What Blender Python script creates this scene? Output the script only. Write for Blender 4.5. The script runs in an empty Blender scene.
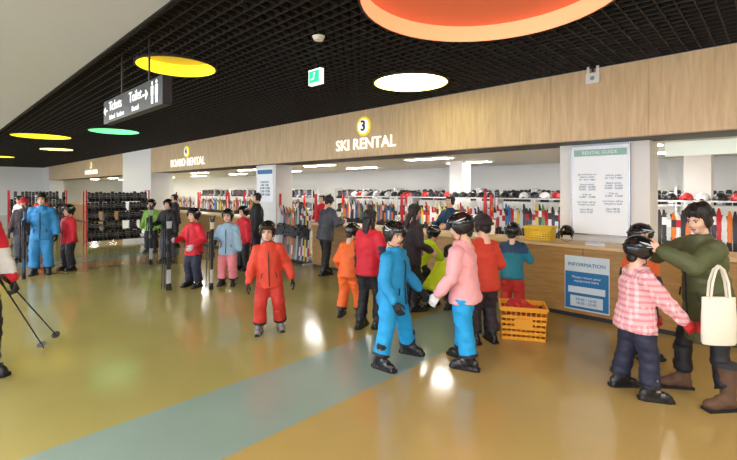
import bpy, math, random
from mathutils import Vector, Matrix, noise
random.seed(4)
scene = bpy.context.scene
rad = math.radians

# ------------------------------------------------------------------ colour / materials
def C(r, g, b):
    def f(c):
        c /= 255.0
        return c/12.92 if c <= 0.04045 else ((c+0.055)/1.055)**2.4
    return (f(r), f(g), f(b), 1.0)

MATS = {}
def mat(name, rgb=(200, 200, 200), rough=0.6, metal=0.0, emis=0.0, bump=0.0, bscale=30.0, ergb=None, coat=0.0, var=0.0, vscale=6.0, spec=None):
    if name in MATS:
        return MATS[name]
    m = bpy.data.materials.new(name); m.use_nodes = True
    nt = m.node_tree; b = nt.nodes['Principled BSDF']
    col = C(*rgb)
    b.inputs['Base Color'].default_value = col
    b.inputs['Roughness'].default_value = rough
    b.inputs['Metallic'].default_value = metal
    if spec is not None: b.inputs['Specular IOR Level'].default_value = spec
    if coat: b.inputs['Coat Weight'].default_value = coat; b.inputs['Coat Roughness'].default_value = 0.08
    if emis:
        b.inputs['Emission Color'].default_value = C(*(ergb or rgb)); b.inputs['Emission Strength'].default_value = emis
    tc = nt.nodes.new('ShaderNodeTexCoord')
    if bump:
        n = nt.nodes.new('ShaderNodeTexNoise'); n.inputs['Scale'].default_value = bscale; n.inputs['Detail'].default_value = 3
        nt.links.new(tc.outputs['Object'], n.inputs['Vector'])
        bp = nt.nodes.new('ShaderNodeBump'); bp.inputs['Strength'].default_value = bump; bp.inputs['Distance'].default_value = 0.01
        nt.links.new(n.outputs['Fac'], bp.inputs['Height']); nt.links.new(bp.outputs['Normal'], b.inputs['Normal'])
    if var:
        n = nt.nodes.new('ShaderNodeTexNoise'); n.inputs['Scale'].default_value = vscale; n.inputs['Detail'].default_value = 4
        nt.links.new(tc.outputs['Object'], n.inputs['Vector'])
        mx = nt.nodes.new('ShaderNodeMixRGB'); mx.inputs[1].default_value = tuple(c*(1-var) for c in col[:3])+(1,)
        mx.inputs[2].default_value = tuple(min(1, c*(1+var)) for c in col[:3])+(1,)
        nt.links.new(n.outputs['Fac'], mx.inputs[0]); nt.links.new(mx.outputs[0], b.inputs['Base Color'])
    MATS[name] = m
    return m

def cloth(name, rgb, rough=0.65):
    return mat(name, rgb, rough, bump=0.7, bscale=18, var=0.12, vscale=9)

# ------------------------------------------------------------------ mesh builder
class MB:
    def __init__(s): s.v = []; s.f = []; s.m = []
    def add(s, verts, faces, key, M=None, flip=False):
        o = len(s.v)
        if M is not None: verts = [M @ Vector(v) for v in verts]
        s.v += [tuple(v) for v in verts]
        for i, f in enumerate(faces):
            f = [o+k for k in f]
            if flip: f.reverse()
            s.f.append(f); s.m.append(key[i] if isinstance(key, list) else key)
    def merge(s, o, M=None, flip=False, remap=None):
        keys = [remap.get(k, k) for k in o.m] if remap else list(o.m)
        s.add(o.v, o.f, keys, M, flip)
    def box(s, c, size, key, R=None):
        x, y, z = [d/2 for d in size]; c = Vector(c)
        vs = [Vector((a*x, b*y, d*z)) for a in (-1, 1) for b in (-1, 1) for d in (-1, 1)]
        if R is not None: vs = [R @ v for v in vs]
        vs = [v+c for v in vs]
        s.add(vs, [(0, 1, 3, 2), (4, 6, 7, 5), (0, 4, 5, 1), (2, 3, 7, 6), (0, 2, 6, 4), (1, 5, 7, 3)], key)
    def ell(s, c, r, key, M=None, nu=14, nv=9):
        vs = [(0, 0, 1)]
        for j in range(1, nv):
            t = math.pi*j/nv
            for i in range(nu):
                p = 2*math.pi*i/nu
                vs.append((math.sin(t)*math.cos(p), math.sin(t)*math.sin(p), math.cos(t)))
        vs.append((0, 0, -1)); n = len(vs)-1; fs = []
        for i in range(nu):
            k = (i+1) % nu
            fs.append((0, 1+i, 1+k)); fs.append((n, n-nu+k, n-nu+i))
            for j in range(nv-2):
                a = 1+j*nu; fs.append((a+i, a+nu+i, a+nu+k, a+k))
        vs = [Vector((v[0]*r[0], v[1]*r[1], v[2]*r[2])) for v in vs]
        if M is not None: vs = [M @ v for v in vs]
        vs = [v+Vector(c) for v in vs]
        s.add(vs, fs, key)
    def loft(s, rings, key, caps=True, closed=True):
        n = len(rings[0]); vs = [p for r in rings for p in r]; fs = []
        for j in range(len(rings)-1):
            for i in range(n if closed else n-1):
                k = (i+1) % n; fs.append((j*n+i, j*n+k, (j+1)*n+k, (j+1)*n+i))
        if caps:
            fs.append(tuple(reversed(range(n)))); b = (len(rings)-1)*n; fs.append(tuple(b+i for i in range(n)))
        s.add(vs, fs, key)
    def tube(s, pts, radii, key, seg=12, hint=(0.31, 0.9, 0.2), sx=1.0):
        pts = [Vector(p) for p in pts]
        if not isinstance(radii, (list, tuple)): radii = [radii]*len(pts)
        rings = []; nrm = None
        for i, p in enumerate(pts):
            a = pts[max(0, i-1)]; b = pts[min(len(pts)-1, i+1)]; t = (b-a).normalized()
            if nrm is None:
                nrm = Vector(hint)
            nrm = (nrm - t*nrm.dot(t))
            if nrm.length < 1e-4: nrm = t.orthogonal()
            nrm.normalize(); bn = t.cross(nrm)
            rings.append([p+(nrm*math.cos(q)*sx+bn*math.sin(q))*radii[i] for q in [2*math.pi*k/seg for k in range(seg)]])
        s.loft(rings, key)
    def cyl(s, a, b, r, key, seg=16, r2=None):
        s.tube([a, b], [r, r if r2 is None else r2], key, seg)
    def obj(s, name, mats=None, smooth=True, bevel=0.0, ang=38, loc=None, rotz=0.0, parent=None):
        me = bpy.data.meshes.new(name); me.from_pydata(s.v, [], s.f); me.update()
        keys = []
        for k in s.m:
            if k not in keys: keys.append(k)
        for k in keys:
            me.materials.append((mats or {}).get(k) or MATS[k])
        idx = {k: i for i, k in enumerate(keys)}
        me.polygons.foreach_set('material_index', [idx[k] for k in s.m])
        if smooth:
            me.shade_smooth(); me.set_sharp_from_angle(angle=rad(ang))
        ob = bpy.data.objects.new(name, me); scene.collection.objects.link(ob)
        if bevel:
            bv = ob.modifiers.new('bevel', 'BEVEL'); bv.width = bevel; bv.segments = 2; bv.limit_method = 'ANGLE'
        if loc is not None: ob.location = loc
        ob.rotation_euler[2] = rotz
        if parent: ob.parent = parent
        return ob

def empty(name, loc=(0, 0, 0), rotz=0):
    e = bpy.data.objects.new(name, None); e.empty_display_size = 0.1; e.location = loc; e.rotation_euler[2] = rotz
    scene.collection.objects.link(e); return e

def text(name, body, loc, size, m, rot=(math.pi/2, 0, 0), parent=None, ext=0.008, align='CENTER', sx=1.0, bold=0.0):
    cu = bpy.data.curves.new(name, 'FONT'); cu.body = body; cu.size = size; cu.extrude = ext; cu.align_x = align; cu.align_y = 'CENTER'
    cu.offset = bold; cu.resolution_u = 3
    cu.materials.append(m); ob = bpy.data.objects.new(name, cu); ob.location = loc; ob.rotation_euler = rot; ob.scale = (sx, 1, 1)
    scene.collection.objects.link(ob)
    if parent: ob.parent = parent
    return ob

def remesh(mb, voxel, it=4, amp=0.0, freq=10.0, zs=1.0):
    me = bpy.data.meshes.new('t'); me.from_pydata(mb.v, [], mb.f)
    ob = bpy.data.objects.new('t', me); scene.collection.objects.link(ob)
    r = ob.modifiers.new('r', 'REMESH'); r.mode = 'VOXEL'; r.voxel_size = voxel
    if it:
        q = ob.modifiers.new('s', 'SMOOTH'); q.factor = 0.5; q.iterations = it
    dg = bpy.context.evaluated_depsgraph_get()
    m2 = bpy.data.meshes.new_from_object(ob.evaluated_get(dg))
    vs = []
    for v in m2.vertices:
        co = v.co.copy()
        if amp:
            q = Vector((co.x*freq, co.y*freq, co.z*freq*zs))
            co += v.normal*amp*(noise.noise(q)+0.5*noise.noise(q*2.1))
        vs.append(co)
    fs = [tuple(p.vertices) for p in m2.polygons]
    bpy.data.objects.remove(ob); bpy.data.meshes.remove(me); bpy.data.meshes.remove(m2)
    return vs, fs

# ------------------------------------------------------------------ base materials
mat('skin', (232, 186, 160), 0.5); mat('lip', (195, 110, 102), 0.5); mat('eye', (235, 232, 228), 0.25); mat('iris', (30, 20, 16), 0.2)
mat('hair', (24, 19, 18), 0.45, bump=0.8, bscale=60); mat('black', (18, 18, 20), 0.45); mat('shell_black', (26, 26, 29), 0.28)
mat('buckle', (150, 150, 155), 0.3, metal=0.8); mat('liner', (45, 45, 50), 0.8); mat('helmet', (24, 25, 29), 0.22, coat=0.4)
mat('helmet_decal', (215, 218, 222), 0.35); mat('strap', (30, 30, 32), 0.7); mat('lens', (60, 45, 30), 0.08, coat=0.8)
mat('white', (238, 237, 234), 0.6); mat('steel', (165, 168, 172), 0.3, metal=0.9)
mat('glove_black', (28, 28, 32), 0.7); mat('glove_white', (215, 215, 220), 0.7); mat('glove_red', (190, 35, 40), 0.7)
mat('zip', (30, 30, 36), 0.5); mat('brown_boot', (92, 66, 48), 0.75, bump=0.3); mat('sole', (25, 22, 20), 0.8)
mat('shell_grey', (120, 122, 118), .3)

# ------------------------------------------------------------------ templates
def make_head():
    g = MB()
    g.ell((0, -.06, .12), (.335, .41, .375), 's', nu=20, nv=14)
    g.ell((0, .08, -.10), (.27, .29, .33), 's', nu=20, nv=14)
    g.ell((0, .14, -.31), (.19, .19, .17), 's')
    g.ell((.16, .2, -.13), (.12, .13, .13), 's'); g.ell((-.16, .2, -.13), (.12, .13, .13), 's')
    g.tube([(0, .33, .04), (0, .40, -.08), (0, .43, -.14)], [.035, .045, .055], 's', 8)
    g.ell((.34, -.02, -.06), (.045, .085, .12), 's'); g.ell((-.34, -.02, -.06), (.045, .085, .12), 's')
    g.tube([(0, -.06, -.2), (0, -.12, -.85)], [.2, .23], 's', 16)
    v, f = remesh(g, .035, 3)
    o = MB(); o.add(v, f, 'skin')
    for sx in (-1, 1):
        o.ell((sx*.125, .315, .005), (.062, .045, .034), 'eye', nu=10, nv=7)
        o.ell((sx*.125, .352, .005), (.028, .014, .030), 'iris', nu=8, nv=6)
        o.tube([(sx*.05, .365, .075), (sx*.12, .365, .098), (sx*.20, .32, .075)], [.014, .018, .008], 'hair', 6)
        o.tube([(sx*.06, .355, .032), (sx*.125, .365, .045), (sx*.19, .325, .028)], [.006, .009, .005], 'hair', 5)
    o.tube([(-.085, .335, -.265), (0, .368, -.258), (.085, .335, -.265)], [.010, .020, .010], 'lip', 6)
    o.tube([(-.075, .335, -.285), (0, .362, -.29), (.075, .335, -.285)], [.010, .022, .010], 'lip', 6)
    return o
HEAD = make_head()

def cap_mesh(c, r, cutf, key, thick=.07, nu=32, nv=12):
    o = MB(); c = Vector(c); outer = []; inner = []
    for j in range(nv+1):
        ro = []; ri = []
        for i in range(nu):
            p = 2*math.pi*i/nu
            t = cutf(p)*(0.02+0.98*j/nv)
            d = Vector((math.sin(t)*math.cos(p), math.sin(t)*math.sin(p), math.cos(t)))
            ro.append(c+Vector((d.x*r[0], d.y*r[1], d.z*r[2])))
            ri.append(c+Vector((d.x*(r[0]-thick), d.y*(r[1]-thick), d.z*(r[2]-thick))))
        outer.append(ro); inner.append(ri)
    o.loft(outer+inner[::-1], key, caps=True)
    return o

def smooth(a, b, x):
    t = max(0, min(1, (x-a)/(b-a))); return t*t*(3-2*t)

def helm_cut(p):
    s = math.sin(p)
    if s > 0.0:
        k = smooth(0.45, 0.85, s)
        return rad(142)*(1-k)+rad(80)*k
    k = smooth(0.1, 0.9, -s)
    return rad(142)*(1-k)+rad(122)*k

def make_helmet(goggles=True, decals=True):
    o = MB(); c = (0, -.04, .12); r = (.46, .54, .49)
    o.merge(cap_mesh(c, r, helm_cut, 'helmet'))
    def on(p, t, k=1.0):
        return Vector((c[0]+r[0]*k*math.sin(t)*math.cos(p), c[1]+r[1]*k*math.sin(t)*math.sin(p), c[2]+r[2]*k*math.cos(t)))
    pts = [on(rad(a), rad(79), 1.03) for a in range(40, 141, 10)]
    o.tube(pts, .03, 'helmet', 8)
    for a, t in ((60, 35), (120, 35), (90, 50), (35, 45), (145, 45), (230, 45), (310, 45), (270, 60)):
        q = on(rad(a), rad(t), .99); o.ell(q, (.05, .06, .03), 'strap', nu=8, nv=6)
    if decals:
        for a in (0, 180):
            for (a0, a1, t0, t1) in ((-28, 30, 60, 74), (-20, 22, 86, 78)):
                pts = [on(rad(a+(a0+(a1-a0)*k/5)*(1 if a == 0 else -1)), rad(t0+(t1-t0)*k/5), 1.0) for k in range(6)]
                o.tube(pts, [.006, .022, .028, .028, .020, .006], 'helmet_decal', 6)
    pts = [on(rad(a), rad(84), 1.01) for a in range(150, 391, 12)]
    o.tube(pts, .035, 'strap', 6)
    o.tube([(-.38, .02, -.2), (-.30, .1, -.4), (0, .17, -.515), (.30, .1, -.4), (.38, .02, -.2)], .018, 'strap', 6)
    if goggles:
        rings = []
        for a in range(35, 146, 10):
            q = on(rad(a), rad(60), 1.07); q2 = on(rad(a), rad(76), 1.10); q3 = on(rad(a), rad(76), .98); q4 = on(rad(a), rad(60), .98)
            rings.append([q, q2, q3, q4])
        o.loft(rings, 'lens')
    return o
HELMET = make_helmet(False); HELMET_G = make_helmet(True)

def make_hair(kind):
    g = MB()
    g.ell((0, -.10, .17), (.385, .42, .40), 's', nu=18, nv=12)
    g.ell((0, .16, .34), (.27, .2, .14), 's')
    g.ell((.31, .0, -.02), (.08, .15, .25), 's'); g.ell((-.31, .0, -.02), (.08, .15, .25), 's')
    g.ell((0, -.25, -.12), (.27, .2, .25), 's')
    if kind == 'long':
        g.tube([(0, -.22, 0), (0, -.32, -.4), (0, -.34, -.8), (0, -.33, -1.25)], [.34, .30, .27, .12], 's', 14, sx=0.6, hint=(0, 1, 0))
        g.ell((.29, -.03, -.35), (.09, .13, .4), 's'); g.ell((-.29, -.03, -.35), (.09, .13, .4), 's')
    if kind == 'bun':
        g.ell((0, -.40, .40), (.2, .2, .19), 's'); g.ell((0, -.1, .25), (.43, .45, .38), 's'); g.ell((0, -.2, -.1), (.36, .30, .30), 's')
    v, f = remesh(g, .035, 2, amp=.04, freq=9, zs=.3)
    o = MB(); o.add(v, f, 'hair'); return o
HAIR = {k: make_hair(k) for k in ('short', 'long', 'bun')}

def make_beanie():
    o = cap_mesh((0, -.06, .14), (.41, .48, .46), lambda p: rad(88)+rad(14)*max(0, -math.sin(p)), 'hat')
    pts = [(.42*math.cos(a), -.06+.49*math.sin(a), .12-.07*max(0, -math.sin(a))) for a in [2*math.pi*i/24 for i in range(25)]]
    o.tube(pts, .055, 'hat', 8); o.ell((0, -.06, .63), (.1, .1, .09), 'hat'); return o
BEANIE = make_beanie()

def make_hand(curl, fat):
    g = MB()
    g.tube([(0, 0, -.03), (0, 0, .0), (0.002, 0, .04), (0.002, 0, .088)], [.024*fat, .027*fat, .037*fat, .038*fat], 's', 14, sx=.42, hint=(0, 1, 0))
    xs = [.031, .0105, -.0105, -.030]; ls = [.070, .078, .073, .058]
    for x, L in zip(xs, ls):
        p = Vector((x, 0, .078)); a = rad(8); pts = [p.copy()]; x0 = x
        for k, fr in enumerate((.45, .32, .23)):
            a += rad(curl)*(1.0 if k else .7)
            p = p+Vector((x0*.10, math.sin(a), math.cos(a)))*L*fr; pts.append(p.copy())
        r = .0092*fat
        g.tube([Vector((x, 0, .045))]+pts, [r, r*1.05, r, r*.92, r*.78], 's', 8); g.ell(pts[-1], (r*.8, r*.8, r*.8), 's', nu=8, nv=6)
    p = [Vector((.022, .004, .02)), Vector((.046, .014, .045)), Vector((.056, .026+.0003*curl, .072)), Vector((.052-.0002*curl, .036+.0005*curl, .096))]
    g.tube(p, [.014*fat, .0125*fat, .011*fat, .0085*fat], 's', 8); g.ell(p[-1], (.009*fat,)*3, 's', nu=8, nv=6)
    v, f = remesh(g, .0045, 2)
    o = MB(); o.add(v, f, 'hand')
    if fat > 1.05:
        o.tube([(0, 0, -.06), (0, 0, -.03), (0, 0, .012)], [.036, .038, .032], 'hand', 14, sx=.8)
    return o
HANDS = {('rel', 0): make_hand(18, 1.0), ('grip', 0): make_hand(62, 1.0), ('rel', 1): make_hand(18, 1.14), ('grip', 1): make_hand(62, 1.14)}

def make_boot():
    g = MB()
    g.box((0, .05, .016), (.086, .285, .032), 's')
    g.ell((0, .115, .052), (.049, .085, .047), 's'); g.ell((0, .03, .08), (.050, .09, .07), 's'); g.ell((0, -.045, .06), (.043, .055, .062), 's')
    g.tube([(0, -.012, .07), (0, .0, .15), (0, .03, .27)], [.054, .060, .066], 's', 14)
    v, f = remesh(g, .009, 2); o = MB(); o.add(v, f, 'boot')
    o.box((0, .195, .018), (.062, .03, .03), 'sole'); o.box((0, -.098, .018), (.062, .022, .032), 'sole'); o.box((0, .05, .006), (.088, .25, .012), 'sole')
    for z, y, w in ((.085, .105, .047), (.115, .065, .052), (.18, .035, .062), (.225, .04, .066)):
        pts = [(w*1.02*math.sin(a), y-.035+(.05)*math.cos(a), z+.012*math.cos(a)) for a in [rad(t) for t in range(-80, 81, 20)]]
        o.tube(pts, .007, 'buckle_strap', 6)
        o.box((w*.92, y-.005, z+.004), (.014, .04, .02), 'buckle')
    o.tube([(0, .028, .262), (0, .034, .29)], [.058, .056], 'liner', 14)
    return o
BOOT = make_boot()
def make_wboot():
    g = MB()
    g.ell((0, .10, .045), (.043, .08, .042), 's'); g.ell((0, .02, .06), (.045, .09, .06), 's'); g.ell((0, -.03, .05), (.04, .045, .055), 's')
    g.tube([(0, -.015, .05), (0, -.012, .14), (0, -.005, .33)], [.046, .05, .062], 's', 14)
    v, f = remesh(g, .009, 2, amp=.004, freq=25); o = MB(); o.add(v, f, 'boot')
    o.box((0, .045, .01), (.082, .24, .022), 'sole')
    o.tube([(0, -.005, .31), (0, -.005, .345)], [.068, .066], 'liner', 16)
    return o
WBOOT = make_wboot()

# ------------------------------------------------------------------ person
def ik(a, t, l1, l2, hint):
    a = Vector(a); t = Vector(t); d = t-a; L = d.length
    mx = (l1+l2)*.999
    if L > mx: d *= mx/L; t = a+d; L = mx
    u = d.normalized(); x = (l1*l1-l2*l2+L*L)/(2*L); h = math.sqrt(max(0, l1*l1-x*x))
    hn = Vector(hint); hn = hn-u*hn.dot(u)
    if hn.length < 1e-4: hn = u.orthogonal()
    hn.normalize(); return a+u*x+hn*h, t

def basis(x, y, z, o):
    return Matrix(((x.x, y.x, z.x, o.x), (x.y, y.y, z.y, o.y), (x.z, y.z, z.z, o.z), (0, 0, 0, 1)))

REL = (.168, .05, .475)
def person(name, x, y, heading, H, jacket, pants, glove='glove_black', boot='shell_black', head='helmet', R=REL, L=None,
           fR=(.075, 0), fL=(-.075, 0), hip=.5, hipy=0.0, lean=2, hyaw=0, hpitch=0, headh=.172, bulk=1.14, hem=-.075, legs=1.16,
           gr='rel', glh='rel', wboot=False, helmet_mat='helmet', hat=None, accent=None, paccent=None, toe=8, flare=1.0, gloves=True, extra=None, thR=None, thL=None, buckle=None, bootk=1.0, side=0.0, quilt=False):
    if L is None: L = (-REL[0], REL[1], REL[2])
    dz = -(headh-.155)*.6
    hip += dz; R = (R[0], R[1], R[2]+dz); L = (L[0], L[1], L[2]+dz)
    le = rad(lean); sd = rad(side); X = Vector((math.cos(sd), 0, -math.sin(sd))); U = Vector((math.sin(sd), math.sin(le)*math.cos(sd), math.cos(le)*math.cos(sd))).normalized(); F = U.cross(X).normalized(); X = F.cross(U)
    ank = .062; l1 = .222+dz*.5; l2 = .222+dz*.5
    for (sx, ft) in ((.052, fR), (-.052, fL)):
        d = math.hypot(ft[0]-sx, ft[1]-hipy); hip = min(hip, ank+math.sqrt(max(.01, (l1+l2-.0002)**2-d*d)))
    P = Vector((0, hipy, hip)); T = 1-headh-.055-.50-dz
    b = MB()
    g = MB(); N = 20
    prof = [(hem, .110*flare, .096*flare), (hem*.4, .107, .093), (.03, .101, .087), (.10, .094, .079), (.17, .098, .080), (T-.06, .102, .080), (T-.03, .099, .072), (T+.002, .076, .060), (T+.03, .052, .052), (T+.052, .049, .050)]
    if quilt:   # padded horizontal baffles
        pts = []
        for (t0, a0, b0), (t1, a1, b1) in zip(prof[:-1], prof[1:]):
            k = 0
            while t0+k < t1-1e-6:
                u = k/(t1-t0); pts.append((t0+k, a0+(a1-a0)*u, b0+(b1-b0)*u)); k += .0125
        pts.append(prof[-1]); prof = [(t, rx*(1+.035*math.sin(t*2*math.pi/.05)*(1 if t < T-.01 else 0)), ry*(1+.035*math.sin(t*2*math.pi/.05)*(1 if t < T-.01 else 0))) for t, rx, ry in pts]
    rings = []
    for t, rx, ry in prof:
        if t < 0:
            c = P+(U*.5+Vector((0, 0, .5)))*t
        else: c = P+U*t
        q = bulk if t < T-.02 else 1.0+(bulk-1)*.4
        rings.append([(c+X*rx*q*math.cos(a)*(abs(math.cos(a))**-.12 if abs(math.cos(a)) > .01 else 1)+F*ry*q*math.sin(a))*H for a in [2*math.pi*i/N+.01 for i in range(N)]])
    g.loft(rings, 's')
    hands = []
    ab = 1+(bulk-1)*.9
    for sx, tgt, hintf, th in ((1, R, gr, thR), (-1, L, glh, thL)):
        S = P+U*(T-.018)+X*sx*.088*(1+(bulk-1)*.5)
        E, W = ik(S, tgt, .160, .142, Vector((sx*.45, -.7, -.45)))
        g.tube([(S-X*sx*.05)*H, S*H, (S*.5+E*.5)*H, E*H, (E*.5+W*.5)*H, W*H], [.044*H*ab, .048*H*ab, .044*H*ab, .041*H*ab, .038*H*ab, .031*H*ab], 's', 12)
        for q, r in ((S, .048), (E, .041), (W, .029)): g.ell(q*H, (r*H*ab,)*3, 's')
        hands.append((sx, E, W, hintf, th))
    v, f = remesh(g, .0125*H if not quilt else .0095*H, 3 if not quilt else 1, amp=.0075*H, freq=9/H*1.4, zs=2.0)
    def keyed(v, f, fn, base):
        if not fn: return base
        keys = []
        for ff in f:
            c = Vector((0, 0, 0))
            for k in ff: c += v[k]
            c /= len(ff)*H; keys.append(fn(c, P, U) or base)
        return keys
    b.add(v, f, keyed(v, f, accent, 'jacket'))
    zp = []
    for t in (hem+.02, .03, .10, .17, T-.06, T-.03):
        ry = [(.096*flare), .087, .079, .080, .081, .074][len(zp)]
        zp.append((P+U*t+F*(ry*(bulk if t < T-.04 else 1.06)+.006))*H)
    b.tube(zp, .0045*H, 'zip', 6)
    for sx in (-1, 1):
        q = P+U*.02+X*sx*.062*bulk+F*(.078*bulk+.004)
        q2 = q+U*.045+X*sx*-.012-F*.004
        b.tube([q*H, q2*H], .0045*H, 'zip', 6)
    g = MB()
    g.ell((P+Vector((0, -.004, -.01)))*H, (.088*H, .074*H, .078*H), 's')
    feet = []
    for sx, ft, in ((1, fR), (-1, fL)):
        hj = P+Vector((sx*.050, 0, 0)); A = Vector((ft[0], ft[1], ank)); K, A2 = ik(hj, A, l1, l2, Vector((sx*.12, 1, 0)))
        e = K+(A2-K)*.86
        lr = legs; l0 = 1+(lr-1)*.2
        g.tube([(hj+Vector((0, 0, .01)))*H, (hj-Vector((0, 0, .01)))*H, (hj*.5+K*.5)*H, K*H, (K*.5+e*.5)*H, e*H], [.060*H*l0, .063*H*l0, .059*H*lr, .051*H*lr, .050*H*lr, .053*H*lr], 's', 12)
        g.ell(K*H, (.050*H*lr,)*3, 's')
        feet.append((sx, A2, K, e))
    v, f = remesh(g, .0125*H, 3, amp=.009*H, freq=9/H*1.4, zs=2.6)
    b.add(v, f, keyed(v, f, paccent, 'pants'))
    for sx, A, K, e in feet:
        if not wboot:
            d = (e-K).normalized(); b.tube([(e-d*.010)*H, (e+d*.006)*H], [.0535*H*legs, .0535*H*legs], 'trim', 16)
        k = H*.178/.29*bootk
        if wboot: k = H*.150/.25*1.12*bootk
        M = Matrix.Translation(Vector((A.x*H, A.y*H-.0, 0))) @ Matrix.Rotation(rad(-toe*sx), 4, 'Z') @ Matrix.Diagonal((k*sx, k, k, 1))
        b.merge(WBOOT if wboot else BOOT, M, flip=(sx < 0), remap={'buckle_strap': 'boot2'})
    for sx, E, W, hk, th in hands:
        Z = (W-E).normalized()
        if hk != 'grip' and Z.z > -.8: Z = (Z+Vector((0, 0, -.15))).normalized()
        tv = Vector(th) if th else (Vector((0, 1, 0)) if Z.z < -.6 else Vector((0, .0, 1)))
        Xv = (tv-Z*tv.dot(Z)).normalized()
        Y = Z.cross(Xv) if sx < 0 else Xv.cross(Z)
        k = H*(.115 if gloves else .108)/.17
        M = basis(Xv*k, Y*k, Z*k, W*H+Z*.012*H)
        b.merge(HANDS[(hk, 1 if gloves else 0)], M, flip=(sx > 0))
    hh = headh*H
    cen = (P+U*(T+.055))*H + (U*.35+Vector((0, 0, .65))).normalized()*hh*.5
    M = Matrix.Translation(cen) @ Matrix.Rotation(rad(hyaw), 4, 'Z') @ Matrix.Rotation(rad(-hpitch), 4, 'X') @ Matrix.Diagonal((hh, hh, hh, 1))
    b.merge(HEAD, M)
    if head.startswith('helmet'):
        b.merge(HELMET_G if head.endswith('g') else HELMET, M)
        g2 = MB(); g2.ell((0, -.28, -.25), (.25, .15, .2), 'hair'); b.merge(g2, M)
    elif head == 'beanie':
        b.merge(HAIR['short'], M); b.merge(BEANIE, M)
    else:
        b.merge(HAIR[head], M)
    if extra: extra(b, P, U, F, X, H, M)
    mats = dict(jacket=MATS[jacket], pants=MATS[pants], hand=MATS[glove] if gloves else MATS['skin'], boot=MATS[boot], helmet=MATS[helmet_mat], boot2=MATS[buckle or 'strap'])
    mats['trim'] = MATS['zip']; mats['hat'] = MATS[hat] if hat else MATS['black']
    ob = b.obj(name, mats, ang=70, loc=(x, y, 0), rotz=rad(heading))
    return ob

# ------------------------------------------------------------------ skis
def add_ski(mb, M, Lk, key, key2='ski_tip', w=.078):
    rings = []; n = 11
    for i in range(n+1):
        t = i/n; z = t*Lk; ww = w*(.82+.5*(2*t-1)**2*(.8 if t < .5 else 1))/2
        if t > .93: ww *= .62
        if t >= 1: ww *= .45
        yo = .055*max(0, (t-.86)/.14)**2+.012*max(0, (.06-t)/.06)
        rings.append([Vector((-ww, yo-.006, z)), Vector((ww, yo-.006, z)), Vector((ww, yo+.006, z)), Vector((-ww, yo+.006, z))])
    t = MB(); t.loft(rings, key)
    for j in range(len(t.m)):
        if j//4 in (1, 2, 9): t.m[j] = key2
    t.box((0, .03, Lk*.47), (.055, .045, .09), 'binding'); t.box((0, .035, Lk*.63), (.05, .05, .06), 'binding')
    t.box((0, .015, Lk*.55), (.05, .014, .22), 'binding')
    mb.merge(t, M)
SKC = {'ski_a': (190, 35, 40), 'ski_b': (230, 200, 60), 'ski_c': (60, 110, 170), 'ski_d': (230, 230, 232), 'ski_e': (50, 50, 56), 'ski_f': (220, 120, 40), 'ski_g': (90, 150, 90), 'ski_h': (200, 205, 210)}
for k, c in SKC.items(): mat(k, c, .3)
mat('ski_tip', (235, 235, 238), .3); mat('binding', (40, 40, 44), .4)

def ski_pair(name, x, y, rotz, Lk, key, tilt=3, key2='ski_e'):
    b = MB()
    for s in (0, 1):
        M = Matrix.Rotation(rad(-tilt), 4, 'X') @ Matrix.Translation((s*.012, s*.014, 0)) @ Matrix.Rotation(math.pi*s, 4, 'Z')
        add_ski(b, M, Lk, key, key2, w=.07)
    add_pole(b, (.07, .02, Lk*.78), (.09, .03, .03))
    add_pole(b, (.09, -.01, Lk*.77), (.12, -.02, .03))
    z0 = min(v[2] for v in b.v)
    ob = b.obj(name, ang=30, loc=(x, y, -z0+.001), rotz=rad(rotz)); return ob

def add_pole(b, a, t):
    a = Vector(a); t = Vector(t); d = (t-a).normalized()
    b.cyl(a, t, .0085, 'pole', 8, .006)
    b.tube([a-d*.02, a+d*.03, a+d*.08, a+d*.12], [.02, .015, .016, .013], 'black', 8)
    q = t-d*.07; b.cyl(q, q+d*.008, .045, 'black', 12, .03)
mat('pole', (40, 40, 46), .3, metal=.4)

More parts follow.
